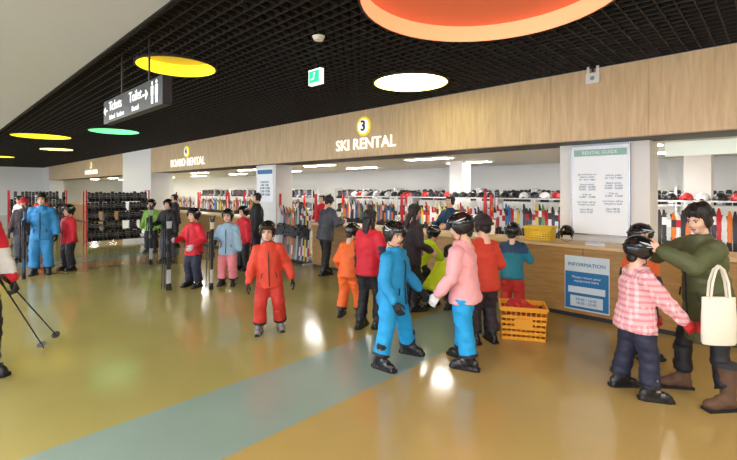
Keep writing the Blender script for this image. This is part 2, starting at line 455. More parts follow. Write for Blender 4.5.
# ------------------------------------------------------------------ clothing colours
cloth('c_redorange', (214, 66, 42)); cloth('c_orange', (240, 108, 42)); cloth('c_blue', (24, 146, 204)); cloth('c_pink', (242, 172, 178))
cloth('c_bluepants', (22, 156, 218)); cloth('c_red', (212, 28, 50)); cloth('c_black', (26, 26, 32)); cloth('c_navy', (34, 38, 62))
cloth('c_grey', (70, 74, 86)); cloth('c_neon', (204, 228, 30)); cloth('c_teal', (24, 128, 150)); cloth('c_olive', (82, 88, 54))
cloth('c_ltblue', (160, 192, 220)); cloth('c_pinkpants', (230, 136, 146)); cloth('c_green', (120, 172, 60)); cloth('c_dark', (48, 36, 44))
cloth('c_sky', (45, 134, 196)); cloth('c_white', (225, 225, 228)); cloth('c_redpants', (196, 50, 38)); cloth('c_darkblue', (30, 66, 100))
def plaid():
    m = bpy.data.materials.new('c_plaid'); m.use_nodes = True; nt = m.node_tree; b = nt.nodes['Principled BSDF']; b.inputs['Roughness'].default_value = .7
    tc = nt.nodes.new('ShaderNodeTexCoord'); prev = None
    facs = []
    for ax, s in (('Z', 19.0), ('X', 20.0), ('Y', 20.0)):
        w = nt.nodes.new('ShaderNodeTexWave'); w.bands_direction = ax; w.inputs['Scale'].default_value = s/3.1; w.inputs['Distortion'].default_value = .3
        nt.links.new(tc.outputs['Object'], w.inputs['Vector'])
        r = nt.nodes.new('ShaderNodeMath'); r.operation = 'GREATER_THAN'; r.inputs[1].default_value = .62; nt.links.new(w.outputs['Fac'], r.inputs[0]); facs.append(r)
    a = nt.nodes.new('ShaderNodeMath'); a.operation = 'MAXIMUM'; nt.links.new(facs[1].outputs[0], a.inputs[0]); nt.links.new(facs[2].outputs[0], a.inputs[1])
    s = nt.nodes.new('ShaderNodeMath'); s.operation = 'ADD'; nt.links.new(a.outputs[0], s.inputs[0]); nt.links.new(facs[0].outputs[0], s.inputs[1])
    d = nt.nodes.new('ShaderNodeMath'); d.operation = 'MULTIPLY'; d.inputs[1].default_value = .5; nt.links.new(s.outputs[0], d.inputs[0])
    cr = nt.nodes.new('ShaderNodeValToRGB'); cr.color_ramp.elements[0].color = C(244, 208, 212); cr.color_ramp.elements[1].color = C(216, 138, 150)
    e = cr.color_ramp.elements.new(.5); e.color = C(234, 178, 184)
    nt.links.new(d.outputs[0], cr.inputs[0]); nt.links.new(cr.outputs[0], b.inputs['Base Color']); MATS['c_plaid'] = m
plaid()

def yoke(key, z0=.2):
    def fn(c, P, U):
        return key if (c-P).dot(U) > z0 and abs(c.x) < .16 else None
    return fn
def sleeve(key):
    return lambda c, P, U: key if abs(c.x) > .125 and (c-P).dot(U) < .2 else None

person('child_in_red_orange_ski_suit', -4.75, 3.11, 236, 1.40, 'c_redorange', 'c_redpants', head='helmetg', R=(.18, .08, .475), L=(-.20, .04, .49), fR=(.085, .05), fL=(-.10, -.02), hyaw=-12, hpitch=5, side=2, hip=.49, boot='shell_grey', buckle='buckle')
person('child_in_blue_snowsuit', -2.97, 3.46, 282, 1.48, 'c_blue', 'c_bluepants', R=(.165, .10, .48), L=(-.175, .13, .51), fR=(.17, .0), fL=(-.17, .04), hyaw=-24, hpitch=10, side=2, accent=lambda c, P, U: 'black' if (c-P).dot(U) > .25 and abs(c.x) > .03 and abs(c.x) < .1 and c.y < P.y-.02 else None, lean=4)
person('child_in_pink_jacket', -2.36, 3.90, 100, 1.55, 'c_pink', 'c_bluepants', glove='glove_white', R=(.155, .09, .48), L=(-.175, .11, .50), fR=(.085, .04), fL=(-.075, -.06), hyaw=24, hpitch=10, side=-2, lean=4)
person('woman_in_red_jacket', -3.88, 4.05, 8, 1.54, 'c_red', 'c_black', head='long', R=(.13, .12, .53), L=(-.15, .05, .48), fR=(.06, .05), fL=(-.06, -.04), hyaw=-25, headh=.145, legs=.92, hem=-.05, accent=sleeve('c_navy'), bulk=1.08, side=2)
person('child_in_orange_ski_suit', -4.44, 4.25, 20, 1.33, 'c_orange', 'c_orange', glove='glove_red', R=(.12, .22, .55), L=(-.17, .10, .5), fR=(.085, .07), fL=(-.085, -.05), lean=16, hipy=-.03, hyaw=-20, hpitch=18, head='helmet')
person('man_in_grey_jacket', -7.02, 5.98, -6, 1.68, 'c_grey', 'c_black', head='beanie', hat='c_dark', R=(.13, .19, .66), L=(-.13, .19, .66), headh=.138, lean=10, hpitch=15, gloves=False, bulk=1.12, legs=1, fR=(.06, -.06), fL=(-.06, .04))
person('woman_in_dark_jacket', -4.02, 5.12, -25, 1.58, 'c_dark', 'c_black', head='long', R=(.13, .14, .56), L=(-.13, .12, .55), headh=.14, hyaw=-10, gloves=False, hpitch=14, legs=.9, bulk=1.05, lean=6)
person('child_in_neon_jacket', -3.76, 5.50, -10, 1.45, 'c_neon', 'c_black', head='short', R=(.10, .32, .26), L=(-.10, .32, .24), hip=.24, hipy=-.10, lean=44, fR=(.10, .04), fL=(-.10, -.02), hpitch=25)
person('child_in_neon_jacket', -4.22, 5.74, -30, 1.34, 'c_neon', 'c_black', head='helmet', R=(.12, .27, .48), L=(-.12, .27, .46), lean=36, hipy=-.10, hip=.46, hpitch=10)
person('child_in_red_jacket', -2.52, 4.60, 66, 1.50, 'c_redorange', 'c_dark', head='beanie', hat='c_dark', R=(.13, .12, .55), L=(-.15, .08, .5), hyaw=10, hpitch=10, fR=(.075, .0), fL=(-.075, .03), lean=5)
person('child_in_teal_jacket', -2.72, 5.74, 12, 1.33, 'c_teal', 'c_redpants', R=(.12, .20, .66), L=(-.12, .20, .64), lean=8, hpitch=8, accent=yoke('c_darkblue', .2))
def mitts(b, P, U, F, X, H, M):
    q = Vector((.10, .33, .47))*H
    b.ell(q, (.05*H, .04*H, .035*H), 'glove_red'); b.ell(q+Vector((.05, .03, -.01)), (.06*H, .03*H, .03*H), 'glove_red')
person('child_in_plaid_jacket', -.93, 4.38, -56, 1.38, 'c_plaid', 'c_navy', glove='glove_red', R=(.13, .24, .50), L=(-.15, .14, .50), fR=(.085, .05), fL=(-.095, -.06), hyaw=10, hpitch=6, lean=4, bulk=1.26, head='helmetg', legs=1.16, extra=mitts, quilt=True)
def scarf(b, P, U, F, X, H, M):
    c = (P+U*.31)*H
    b.tube([c+Vector((.075*H*math.cos(a), .075*H*math.sin(a), 0)) for a in [2*math.pi*i/16 for i in range(17)]], .028*H, 'c_orange', 8)
person('child_in_navy_jacket', -1.10, 5.38, -40, 1.42, 'c_orange', 'c_navy', R=(.14, .08, .49), L=(-.14, .08, .5), lean=2, extra=scarf, accent=lambda c, P, U: 'c_navy' if (c-P).dot(U) < .16 else None)
person('woman_in_olive_coat', -.46, 4.80, 131, 1.68, 'c_olive', 'c_black', boot='brown_boot', head='bun', R=(.06, .28, .775), L=(-.08, .28, .755), fR=(.075, .085), fL=(-.16, .03), headh=.145, hyaw=26, hpitch=14, hem=-.20, flare=1.08, bulk=1.18, legs=.85, wboot=True, gloves=False, lean=8, quilt=True)
person('skier_in_red_white_jacket', -5.50, .32, 300, 1.84, 'c_white', 'c_black', R=(.16, .06, .50), L=(-.16, .06, .48), head='helmet', headh=.138, gr='grip', glh='grip', bulk=1.08, accent=lambda c, P, U: 'c_red' if (c-P).dot(U) > .16 or (c-P).dot(U) < .02 else None)
person('skier_in_blue_suit', -11.4, 1.80, 250, 1.72, 'c_sky', 'c_sky', head='helmetg', R=(.12, .18, .62), L=(-.16, .06, .5), gr='grip', headh=.14)
person('skier_in_red_jacket', -11.55, 2.32, 200, 1.46, 'c_red', 'c_black', head='helmet', R=(.12, .16, .60), gr='grip')
person('skier_in_green_jacket', -13.2, 4.66, 225, 1.52, 'c_green', 'c_black', head='helmet')
person('skier_in_black_jacket', -11.05, 4.30, 215, 1.56, 'c_black', 'c_grey', head='helmetg', R=(.12, .18, .62), gr='grip', headh=.15)
person('skier_in_red_navy_suit', -7.90, 3.54, 200, 1.45, 'c_red', 'c_navy', head='helmet', R=(.13, .19, .62), L=(-.13, .12, .56), gr='grip', glove='glove_white')
person('skier_in_light_blue_jacket', -7.58, 4.05, 225, 1.43, 'c_ltblue', 'c_pinkpants', head='helmet', R=(.13, .17, .60), gr='grip')
person('skier_in_red_black_suit', -8.75, 5.06, 190, 1.43, 'c_red', 'c_black', head='helmet')
person('man_in_black_jacket', -9.3, 5.75, 160, 1.72, 'c_black', 'c_black', head='short', headh=.138)
person('man_in_brown_jacket', -13.7, 1.80, 240, 1.58, 'c_dark', 'c_grey', head='beanie', hat='c_red', headh=.145)
person('skier_in_black_jacket', -13.9, 5.6, 180, 1.66, 'c_black', 'c_black', head='short', headh=.14)
person('skier_in_white_jacket', -17.5, 2.2, 200, 1.6, 'c_white', 'c_navy', head='helmet', headh=.14)
person('skier_in_red_jacket', -19.0, 3.0, 240, 1.6, 'c_redorange', 'c_black', head='helmet', headh=.14)
person('rental_clerk', -4.9, 7.55, 170, 1.68, 'c_darkblue', 'c_black', head='short', headh=.138, R=(.13, .19, .64), L=(-.13, .19, .64), gloves=False, bulk=1.05, legs=1)
person('rental_clerk', -9.4, 7.9, 200, 1.66, 'c_red', 'c_black', head='short', headh=.138, gloves=False, bulk=1.05, legs=1)

def hp(x, y, head, H, l):
    a = rad(head); lx, ly = l[0]*H, l[1]*H
    return x+lx*math.cos(a)-ly*math.sin(a), y+lx*math.sin(a)+ly*math.cos(a)
for (x, y, h, H, l, Lk, k, k2) in ((-11.4, 1.80, 250, 1.72, (.12, .27), 1.5, 'ski_e', 'ski_c'), (-11.55, 2.32, 200, 1.46, (.12, .26), 1.35, 'ski_e', 'ski_a'), (-11.05, 4.30, 215, 1.56, (.12, .27), 1.45, 'ski_e', 'ski_h'),
                                (-7.90, 3.54, 200, 1.45, (.13, .28), 1.36, 'ski_e', 'ski_h'), (-7.58, 4.05, 225, 1.43, (.13, .27), 1.34, 'ski_e', 'ski_d')):
    px, py = hp(x, y, h, H, l); ski_pair('ski_pair', px, py, h+70, Lk, k, tilt=1, key2=k2)

b = MB(); add_pole(b, (-5.50, .52, .96), (-6.02, .97, .012)); add_pole(b, (-5.44, .56, .96), (-6.35, 1.16, .012)); b.obj('ski_poles', ang=40)

# tote bag
b = MB(); rings = []
for z, w, d in ((0, .125, .035), (.02, .135, .045), (.2, .135, .05), (.34, .13, .03), (.38, .13, .018)):
    rings.append([Vector((w*math.cos(a), d*math.sin(a), z)) for a in [2*math.pi*i/20 for i in range(20)]])
b.loft(rings, 'tote')
for s in (-1, 1):
    b.tube([(-.075, s*.018, .36), (-.06, s*.02, .50), (-.03, s*.015, .60), (0, s*.01, .63), (.03, s*.015, .60), (.06, s*.02, .50), (.075, s*.018, .36)], .010, 'tote', 8)
mat('tote', (232, 226, 210), .85, bump=.3, bscale=40)
b.obj('tote_bag', ang=50, loc=(-.36, 4.44, .56), rotz=rad(40))

# ------------------------------------------------------------------ room
mat('wallpaint', (244, 243, 240), .8, bump=.05, bscale=60); mat('ceil_white', (200, 204, 214), .8); mat('plenum', (6, 5, 5), .9); mat('slat', (24, 20, 20), .6)
mat('soffit', (14, 13, 14), .5); mat('steel_dark', (45, 45, 50), .5)

def wood(name, c1, c2, rough=.45, sc=(1.2, 1.2, 14)):
    m = bpy.data.materials.new(name); m.use_nodes = True; nt = m.node_tree; b = nt.nodes['Principled BSDF']; b.inputs['Roughness'].default_value = rough
    tc = nt.nodes.new('ShaderNodeTexCoord'); mp = nt.nodes.new('ShaderNodeMapping'); mp.inputs['Scale'].default_value = sc
    n = nt.nodes.new('ShaderNodeTexNoise'); n.inputs['Scale'].default_value = 4; n.inputs['Detail'].default_value = 6; n.inputs['Distortion'].default_value = .6
    cr = nt.nodes.new('ShaderNodeValToRGB'); cr.color_ramp.elements[0].position = .3; cr.color_ramp.elements[1].position = .7
    cr.color_ramp.elements[0].color = C(*c1); cr.color_ramp.elements[1].color = C(*c2)
    nt.links.new(tc.outputs['Object'], mp.inputs[0]); nt.links.new(mp.outputs[0], n.inputs['Vector']); nt.links.new(n.outputs['Fac'], cr.inputs[0]); nt.links.new(cr.outputs[0], b.inputs['Base Color'])
    MATS[name] = m
wood('wood_fascia', (204, 174, 130), (226, 198, 156), sc=(5, 5, .5)); wood('wood_counter', (160, 120, 66), (186, 146, 88), sc=(1, 1, 8)); wood('wood_top', (206, 172, 120), (222, 190, 140), .3, sc=(1, 9, 9))

def floor_mat():
    m = bpy.data.materials.new('floor_epoxy'); m.use_nodes = True; nt = m.node_tree; b = nt.nodes['Principled BSDF']
    tc = nt.nodes.new('ShaderNodeTexCoord'); sp = nt.nodes.new('ShaderNodeSeparateXYZ'); nt.links.new(tc.outputs['Object'], sp.inputs[0])
    mr = nt.nodes.new('ShaderNodeMapRange'); mr.inputs['From Min'].default_value = -40; mr.inputs['From Max'].default_value = 10
    nt.links.new(sp.outputs['X'], mr.inputs['Value'])
    cr = nt.nodes.new('ShaderNodeValToRGB'); r = cr.color_ramp; r.interpolation = 'CONSTANT'
    ol = C(168, 158, 96); am = C(182, 156, 94); te = C(142, 162, 152)
    st = [(-40, ol), (-25, te), (-24, am), (-22.8, ol), (-13.6, te), (-12.8, C(178, 142, 92)), (-11.4, ol), (-3.78, te), (-2.8, am), (-1.0, C(184, 156, 94))]
    r.elements[0].position = 0; r.elements[0].color = ol; r.elements[1].position = (st[1][0]+40)/50; r.elements[1].color = st[1][1]
    for x, c in st[2:]:
        e = r.elements.new((x+40)/50); e.color = c
    nt.links.new(mr.outputs[0], cr.inputs[0])
    n = nt.nodes.new('ShaderNodeTexNoise'); n.inputs['Scale'].default_value = 1.3; n.inputs['Detail'].default_value = 8; nt.links.new(tc.outputs['Object'], n.inputs['Vector'])
    mx = nt.nodes.new('ShaderNodeMixRGB'); mx.blend_type = 'MULTIPLY'; mx.inputs[0].default_value = .2
    nt.links.new(cr.outputs[0], mx.inputs[1]); nt.links.new(n.outputs['Fac'], mx.inputs[2])
    nt.links.new(mx.outputs[0], b.inputs['Base Color'])
    rr = nt.nodes.new('ShaderNodeMapRange'); rr.inputs['To Min'].default_value = .08; rr.inputs['To Max'].default_value = .20; nt.links.new(n.outputs['Fac'], rr.inputs['Value']); nt.links.new(rr.outputs[0], b.inputs['Roughness'])
    b.inputs['Specular IOR Level'].default_value = .7
    MATS['floor_epoxy'] = m
floor_mat()

def slab(name, x0, x1, y0, y1, z0, z1, key, bevel=0):
    b = MB(); b.box(((x0+x1)/2, (y0+y1)/2, (z0+z1)/2), (x1-x0, y1-y0, z1-z0), key)
    o = b.obj(name, smooth=False, bevel=bevel); return o
XW, XE, YS, YN = -40, 6, -7, 12.5
slab('floor', XW, XE, YS, YN, -.1, 0, 'floor_epoxy')
slab('wall_west', XW-.2, XW, YS, YN, 0, 4.4, 'wallpaint'); slab('wall_east', XE, XE+.2, YS, YN, 0, 4.4, 'wallpaint')
slab('wall_south', XW, XE, YS-.2, YS, 0, 4.4, 'wallpaint'); slab('wall_north', XW, XE, YN, YN+.2, 0, 4.4, 'wallpaint')
slab('ceiling_white', XW, XE, YS, 1.5, 3.44, 3.6, 'ceil_white'); slab('ceiling_plenum', XW, XE, 1.5, 6.55, 4.3, 4.4, 'plenum')
slab('ceiling_back_room', XW, XE, 7.35, YN, 2.56, 2.66, 'wallpaint'); slab('ceiling_soffit', XW, XE, 6.55, 7.35, 2.5, 2.60, 'soffit')
slab('trim_ceiling_edge', XW, XE, 1.5, 1.53, 3.42, 4.3, 'plenum')
slab('baseboard_north', XW, XE, YN-.02, YN, 0, .1, 'steel_dark')
mat('fill_window_glow', (225, 235, 255), .5, emis=6.0)  # glowing panes added on the unseen south wall as front fill light
for i, x in enumerate(range(-34, 5, 6)):
    b = MB(); b.box((x, YS+.02, 1.7), (4.2, .03, 2.6), 'fill_window_glow'); 
    for dx in (-2.1, -.7, .7, 2.1): b.box((x+dx, YS+.04, 1.7), (.07, .08, 2.7), 'white')
    for z in (.4, 3.0): b.box((x, YS+.04, z), (4.27, .08, .07), 'white')
    b.obj('fill_window_%d' % (i+1), smooth=False)

LAMPS = [(-1.81, 3.37, 1.10, 'A'), (-4.13, 5.25, .56, 'B'), (-5.87, 2.39, .49, 'C'), (-13.6, 3.8, .62, 'D'), (-16.5, 2.6, .75, 'C2'), (-21.3, 3.85, .55, 'B2'), (-28, 2.6, .7, 'C3'), (3.4, 4.9, .56, 'B3')]
b = MB(); step = .13; G0, G1 = 1.53, 6.42
def spans(lo, hi, cuts):
    cuts = sorted(cuts); out = []; a = lo
    for c0, c1 in cuts:
        if c0 > a: out.append((a, min(c0, hi)))
        a = max(a, c1)
    if a < hi: out.append((a, hi))
    return out
y = G0+.06
while y < G1:
    cuts = [(cx-math.sqrt((r+.01)**2-(y-cy)**2), cx+math.sqrt((r+.01)**2-(y-cy)**2)) for cx, cy, r, _ in LAMPS if abs(y-cy) < r]
    for a, c in spans(XW, XE, cuts): b.box(((a+c)/2, y, 3.50), (c-a, .012, .06), 'slat')
    y += step
x = XW+.06
while x < XE:
    cuts = [(cy-math.sqrt((r+.01)**2-(x-cx)**2), cy+math.sqrt((r+.01)**2-(x-cx)**2)) for cx, cy, r, _ in LAMPS if abs(x-cx) < r]
    for a, c in spans(G0, G1, cuts): b.box((x, (a+c)/2, 3.50), (.012, c-a, .06), 'slat')
    x += step
b.obj('ceiling_grid', smooth=False)

LC = {'A': ((255, 160, 115), 1.0, (200, 100, 66), .42), 'B': ((255, 240, 130), 2.5, (255, 250, 205), 5), 'C': ((250, 228, 50), 1.1, (196, 168, 50), .45), 'D': ((120, 235, 160), 1.2, (160, 235, 190), 1.0)}
for cx, cy, r, k in LAMPS:
    wc, ws, tc_, ts = LC[k[0]]
    mat('lampwall_'+k[0], wc, .6, emis=ws); mat('lamptop_'+k[0], tc_, .6, emis=ts)
    b = MB(); n = 48
    def ring(rr, z): return [Vector((rr*math.cos(2*math.pi*i/n), rr*math.sin(2*math.pi*i/n), z)) for i in range(n)]
    b.loft([ring(r, 3.45), ring(r, 3.62)], 'lampwall_'+k[0], caps=False)
    b.loft([ring(r, 3.62), ring(r*.97, 3.66), ring(r*.6, 3.72), ring(r*.1, 3.74)], 'lamptop_'+k[0], caps=True)
    b.loft([ring(r, 3.45), ring(r+.025, 3.45), ring(r+.025, 3.52), ring(r+.02, 3.8), ring(.05, 3.85)], 'lamprim', caps=False)
    mat('lamprim', (60, 50, 40), .5)
    b.obj('ceiling_lamp', ang=50, loc=(cx, cy, 0))

def fascia(name, x0, x1):
    b = MB(); x = x0
    while x < x1-.01:
        e = min(x+1.22, x1); b.box(((x+e)/2, 6.485, 2.985), (e-x-.004, .13, .97), 'wood_fascia'); x = e
    b.box(((x0+x1)/2, 6.50, 2.985), (x1-x0, .09, .96), 'wood_counter')
    return b.obj(name, smooth=False)
fascia('wall_fascia_ski', -18.3, XE); fascia('wall_fascia_lift', -38, -21.8)
slab('wall_pier_white', -21.8, -18.3, 6.43, 7.3, 0, 3.5, 'wallpaint'); slab('wall_end_white', -40, -38, 6.43, 7.3, 0, 3.5, 'wallpaint')
slab('pillar', -2.54, -1.32, 7.06, 7.6, 0, 2.5, 'wallpaint'); slab('pillar', -11.0, -10.0, 6.75, 7.3, 0, 2.5, 'wallpaint'); slab('pillar', -6.4, -6.0, 9.8, 10.2, 0, 2.56, 'wallpaint')
slab('pillar', -1.3, -0.9, 9.8, 10.2, 0, 2.56, 'wallpaint')
mat('strip', (255, 252, 244), .5, emis=52)
for x in range(-34, 5, 4):
    for y in (8.3, 10.1):
        b = MB(); b.box((x, y, 2.545), (1.3, .3, .03), 'white'); b.box((x, y, 2.528), (1.2, .22, .012), 'strip'); b.obj('ceiling_or_fill_panel', smooth=False)
mat('panel', (255, 249, 243), .5, emis=26)  # bright panels added out of view behind the camera to light the hall
for x in range(-32, 6, 4):
    for y in (-.9, -3.8):
        b = MB(); b.box((x, y, 3.425), (1.7, .7, .03), 'white'); b.box((x, y, 3.405), (1.6, .6, .012), 'panel'); b.obj('ceiling_or_fill_panel', smooth=False)
for x, y in ((1.6, 1.2), (2.6, 3.6)):  # more added fill panels, out of view on the right
    b = MB(); b.box((x, y, 3.425), (1.7, .7, .03), 'white'); b.box((x, y, 3.405), (1.6, .6, .012), 'panel'); b.obj('ceiling_or_fill_panel', smooth=False)

mat('sign_white', (250, 248, 240), .5, emis=.8); mat('sign_yellow', (245, 215, 60), .5, emis=.5); mat('sign_navy', (25, 30, 80), .5)
def rental(name, x, num, label, sc):
    e = empty(name, (x, 6.405, 0))
    text('lettering', label, (0, 0, 2.76), .34*sc, MATS['sign_white'], parent=e, bold=.002)
    b = MB(); b.cyl((0, .012, 3.13), (0, -.012, 3.13), .20, 'sign_yellow', 32); b.cyl((0, .012, 3.13), (0, -.018, 3.13), .15, 'sign_white', 32); b.obj('number_disc', parent=e)
    text('numeral', num, (0, -.026, 3.13), .3, MATS['sign_navy'], parent=e, bold=.008)
rental('ski_rental_sign', -6.28, '3', 'SKI RENTAL', .97); rental('board_rental_sign', -14.9, '4', 'BOARD RENTAL', 1.1); rental('lift_ticket_sign', -27, '5', 'LOCKER ROOM', 1)

mat('sign_body', (38, 44, 50), .4); mat('sign_text', (235, 240, 240), .5, emis=.7)
e = empty('hanging_direction_sign', (-5.5, 1.74, 0))
b = MB(); b.box((0, 0, 2.82), (2.0, .10, .30), 'sign_body')
for x in (-.42, .5): b.cyl((x, 0, 2.97), (x, 0, 3.47), .012, 'steel_dark', 8)
b.obj('sign_board', parent=e, bevel=.01)
def arrow(b, x, z, s):
    b.box((x, -.056, z), (.13, .006, .022), 'sign_text')
    for q in (-1, 1):
        b.box((x+s*.045, -.056, z+q*.022), (.075, .006, .020), 'sign_text', Matrix.Rotation(rad(40)*q*s, 3, 'Y'))
text('label', 'Tickets', (-.50, -.055, 2.865), .17, MATS['sign_text'], parent=e, ext=.003)
text('label_small', 'School   Lockers', (-.45, -.055, 2.73), .085, MATS['sign_text'], parent=e, ext=.003)
text('label_right', 'Toilet', (.22, -.055, 2.865), .17, MATS['sign_text'], parent=e, ext=.003)
text('label_right_small', 'Rental', (.22, -.055, 2.73), .085, MATS['sign_text'], parent=e, ext=.003)
b = MB(); arrow(b, -.88, 2.83, -1); arrow(b, .53, 2.83, 1)
for x in (.74, .86):
    b.ell((x, -.056, 2.92), (.022, .006, .022), 'sign_text', nu=10, nv=6); b.box((x, -.056, 2.84), (.06, .006, .10), 'sign_text')
    b.box((x-.014, -.056, 2.75), (.020, .006, .09), 'sign_text'); b.box((x+.014, -.056, 2.75), (.020, .006, .09), 'sign_text')
b.obj('pictogram', parent=e)
mat('exit_green', (30, 190, 140), .5, emis=1.2)
b = MB(); b.box((0, 0, 3.27), (.24, .06, .20), 'sign_white'); b.box((0, -.034, 3.27), (.19, .01, .15), 'exit_green'); b.cyl((0, 0, 3.36), (0, 0, 3.47), .012, 'steel_dark', 8)
b.ell((.01, -.04, 3.31), (.015, .004, .015), 'sign_white'); b.box((0, -.04, 3.27), (.02, .006, .06), 'sign_white'); b.box((-.03, -.04, 3.24), (.06, .006, .015), 'sign_white')
b.obj('exit_sign', loc=(-4.37, 3.57, 0), rotz=rad(0))
b = MB(); b.cyl((0, 0, 3.47), (0, 0, 3.43), .07, 'white', 20, .05); b.obj('smoke_detector', loc=(-3.63, 3.0, 0))
b = MB(); b.box((0, 0, 3.33), (.17, .05, .14), 'white')
for x in (-.06, .06): b.box((x, 0, 3.46), (.035, .02, .14), 'white')
b.box((0, 0, 3.47), (.03, .02, .10), 'steel_dark')
b.cyl((0, -.025, 3.33), (0, -.03, 3.33), .03, 'steel', 16)
b.obj('wifi_router', loc=(-1.86, 6.385, 0), bevel=.006)

def counter(name, x0, x1):
    b = MB(); x = x0
    while x < x1-.01:
        e = min(x+1.5, x1); b.box(((x+e)/2, 6.44, .52), (e-x-.006, .04, .92), 'wood_counter'); x = e
    b.box(((x0+x1)/2, 6.72, .5), (x1-x0-.02, .5, .98), 'wood_counter')
    b.box(((x0+x1)/2, 6.70, 1.005), (x1-x0+.04, .66, .045), 'wood_top')
    b.box(((x0+x1)/2, 6.46, .04), (x1-x0-.02, .05, .08), 'steel_dark')
    return b.obj(name, smooth=False, bevel=.004)
counter('service_counter', -8.0, 2.6); counter('service_counter', -17.8, -11.2); counter('service_counter', -36, -23)

mat('poster_blue', (28, 120, 180), .4); mat('poster_light', (215, 232, 242), .4); mat('text_grey', (110, 120, 130), .6); mat('text_blue', (50, 130, 180), .6)
e = empty('counter_poster', (-1.95, 6.412, .49))
b = MB(); b.box((0, 0, 0), (.58, .008, .76), 'poster_light'); b.box((0, -.006, -.10), (.56, .006, .52), 'poster_blue'); b.box((0, -.012, -.09), (.48, .006, .09), 'poster_light'); b.box((0, -.012, -.25), (.42, .006, .15), 'poster_light')
b.obj('sheet', parent=e, smooth=False)
text('headline', 'INFORMATION', (0, -.008, .26), .072, MATS['text_blue'], parent=e, ext=.002)
text('body', 'Please return your\nequipment here', (0, -.013, .06), .05, MATS['poster_light'], parent=e, ext=.002)
text('body_small', '09:00 - 16:30\n18:30 - 22:00', (0, -.017, -.25), .05, MATS['text_blue'], parent=e, ext=.002)
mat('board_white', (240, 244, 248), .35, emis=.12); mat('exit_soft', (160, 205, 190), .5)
e = empty('notice_board', (-1.95, 7.03, 1.80))
b = MB(); b.box((0, 0, 0), (.80, .04, 1.36), 'steel'); b.box((0, -.012, 0), (.76, .04, 1.32), 'board_white'); b.box((0, -.034, .56), (.72, .004, .10), 'exit_soft')
b.obj('panel', parent=e, smooth=False)
text('heading', 'RENTAL GUIDE', (0, -.038, .56), .07, MATS['board_white'], parent=e, ext=.002)
for c, x in enumerate((-.18, .18)):
    text('column', '\n'.join(['- Ski and boots set', '  helmet, poles', '  am / pm / night', '', '- Board rental', '  20,000   25,000', '  30,000   36,000', '', '- Kids set', '  15,000   19,000', '', 'Lost items will be', 'charged at desk', '', 'Open 08:30', 'Close 22:00'][c:]), (x, -.036, -.05), .038, MATS['text_grey'], parent=e, ext=.0015)
e = empty('wall_notice', (-10.5, 6.735, 1.95)); b = MB(); b.box((0, 0, 0), (.8, .02, .95), 'board_white'); b.box((0, -.012, .36), (.74, .004, .12), 'poster_blue'); b.obj('panel', parent=e, smooth=False)
text('lines', 'rental price\nadult  child\n20,000 15,000\n25,000 19,000\n30,000 23,000', (0, -.014, -.1), .09, MATS['text_grey'], parent=e, ext=.002)
mat('header_white', (232, 240, 225), .5, emis=.35); mat('header_green', (70, 150, 90), .5)
e = empty('bay_header_sign', (.3, 7.42, 2.38)); b = MB(); b.box((0, 0, 0), (3.0, .05, .2), 'header_white'); b.obj('panel', parent=e, smooth=False)
text('lettering', 'SKI  &  BOOTS  RETURN', (.3, -.03, 0), .13, MATS['header_green'], parent=e, ext=.003)

def crate(name, loc, rz, size, key, items=None, tilt=0):
    b = MB(); w, d, h = size; t = .012
    b.box((0, 0, t/2), (w*.92, d*.92, t), key)
    for s in (-1, 1):
        for z in [h*k for k in (.06, .22, .38, .54, .70, .93)]:
            k = .92+.08*z/h
            b.box((0, s*d/2*k, z), (w*k, t, h*.09 if z < h*.9 else h*.14), key); b.box((s*w/2*k, 0, z), (t, d*k, h*.09 if z < h*.9 else h*.14), key)
        n = 9
        for i in range(n+1):
            q = -w/2+w*i/n; b.tube([(q*.92, s*d/2*.92, 0), (q, s*d/2, h)], .008, key, 4)
            q = -d/2+d*i/n; b.tube([(s*w/2*.92, q*.92, 0), (s*w/2, q, h)], .008, key, 4)
        b.box((0, s*(d/2+.008), h*.96), (w+.04, .02, .03), key); b.box((s*(w/2+.008), 0, h*.96), (.02, d+.04, .03), key)
        b.box((0, s*d/2*.97, h*.5), (w*.4, .016, h*.3), key)
    if items:
        random.seed(7)
        for i in range(items):
            M = Matrix.Rotation(random.random()*3, 3, 'Z')
            c = (random.uniform(-w*.3, w*.3), random.uniform(-d*.28, d*.28), h*random.uniform(.80, 1.02))
            b.ell(c, (.10, .055, .05), random.choice(['glove_red', 'glove_red', 'c_redorange', 'c_ltblue', 'glove_red']), M)
        b.ell((0, 0, h*.45), (w*.44, d*.42, h*.42), 'crate_in')
    return b.obj(name, smooth=True, loc=loc, rotz=rz, ang=30)
mat('crate_orange', (242, 168, 44), .4); mat('crate_yellow', (240, 200, 30), .4); mat('crate_in', (190, 110, 40), .6)
crate('plastic_crate', (-2.30, 5.14, 0), rad(28), (.52, .38, .40), 'crate_orange', items=16)
crate('plastic_crate', (-2.72, 6.72, 1.03), rad(4), (.40, .28, .20), 'crate_yellow', items=None)
b = MB(); b.merge(HELMET_G, Matrix.Diagonal((.22, .22, .22, 1))); z0 = min(v[2] for v in b.v)
b.obj('ski_helmet', loc=(-2.30, 6.66, 1.03-z0), rotz=rad(200))
b = MB(); b.box((0, 0, .006), (.24, .32, .012), 'white'); b.box((.02, .01, .016), (.21, .29, .006), 'poster_light'); b.box((0, .13, .024), (.08, .03, .012), 'steel'); b.obj('clipboard', loc=(-1.9, 6.6, 1.03), rotz=.3)
b = MB(); b.box((0, 0, .01), (.26, .16, .02), 'crate_orange'); b.box((0, .02, .14), (.24, .012, .26), 'white', Matrix.Rotation(rad(-12), 3, 'X')); b.box((0, .01, .20), (.20, .014, .06), 'crate_orange', Matrix.Rotation(rad(-12), 3, 'X'))
b.obj('leaflet_stand', loc=(-3.6, 6.7, 1.03))

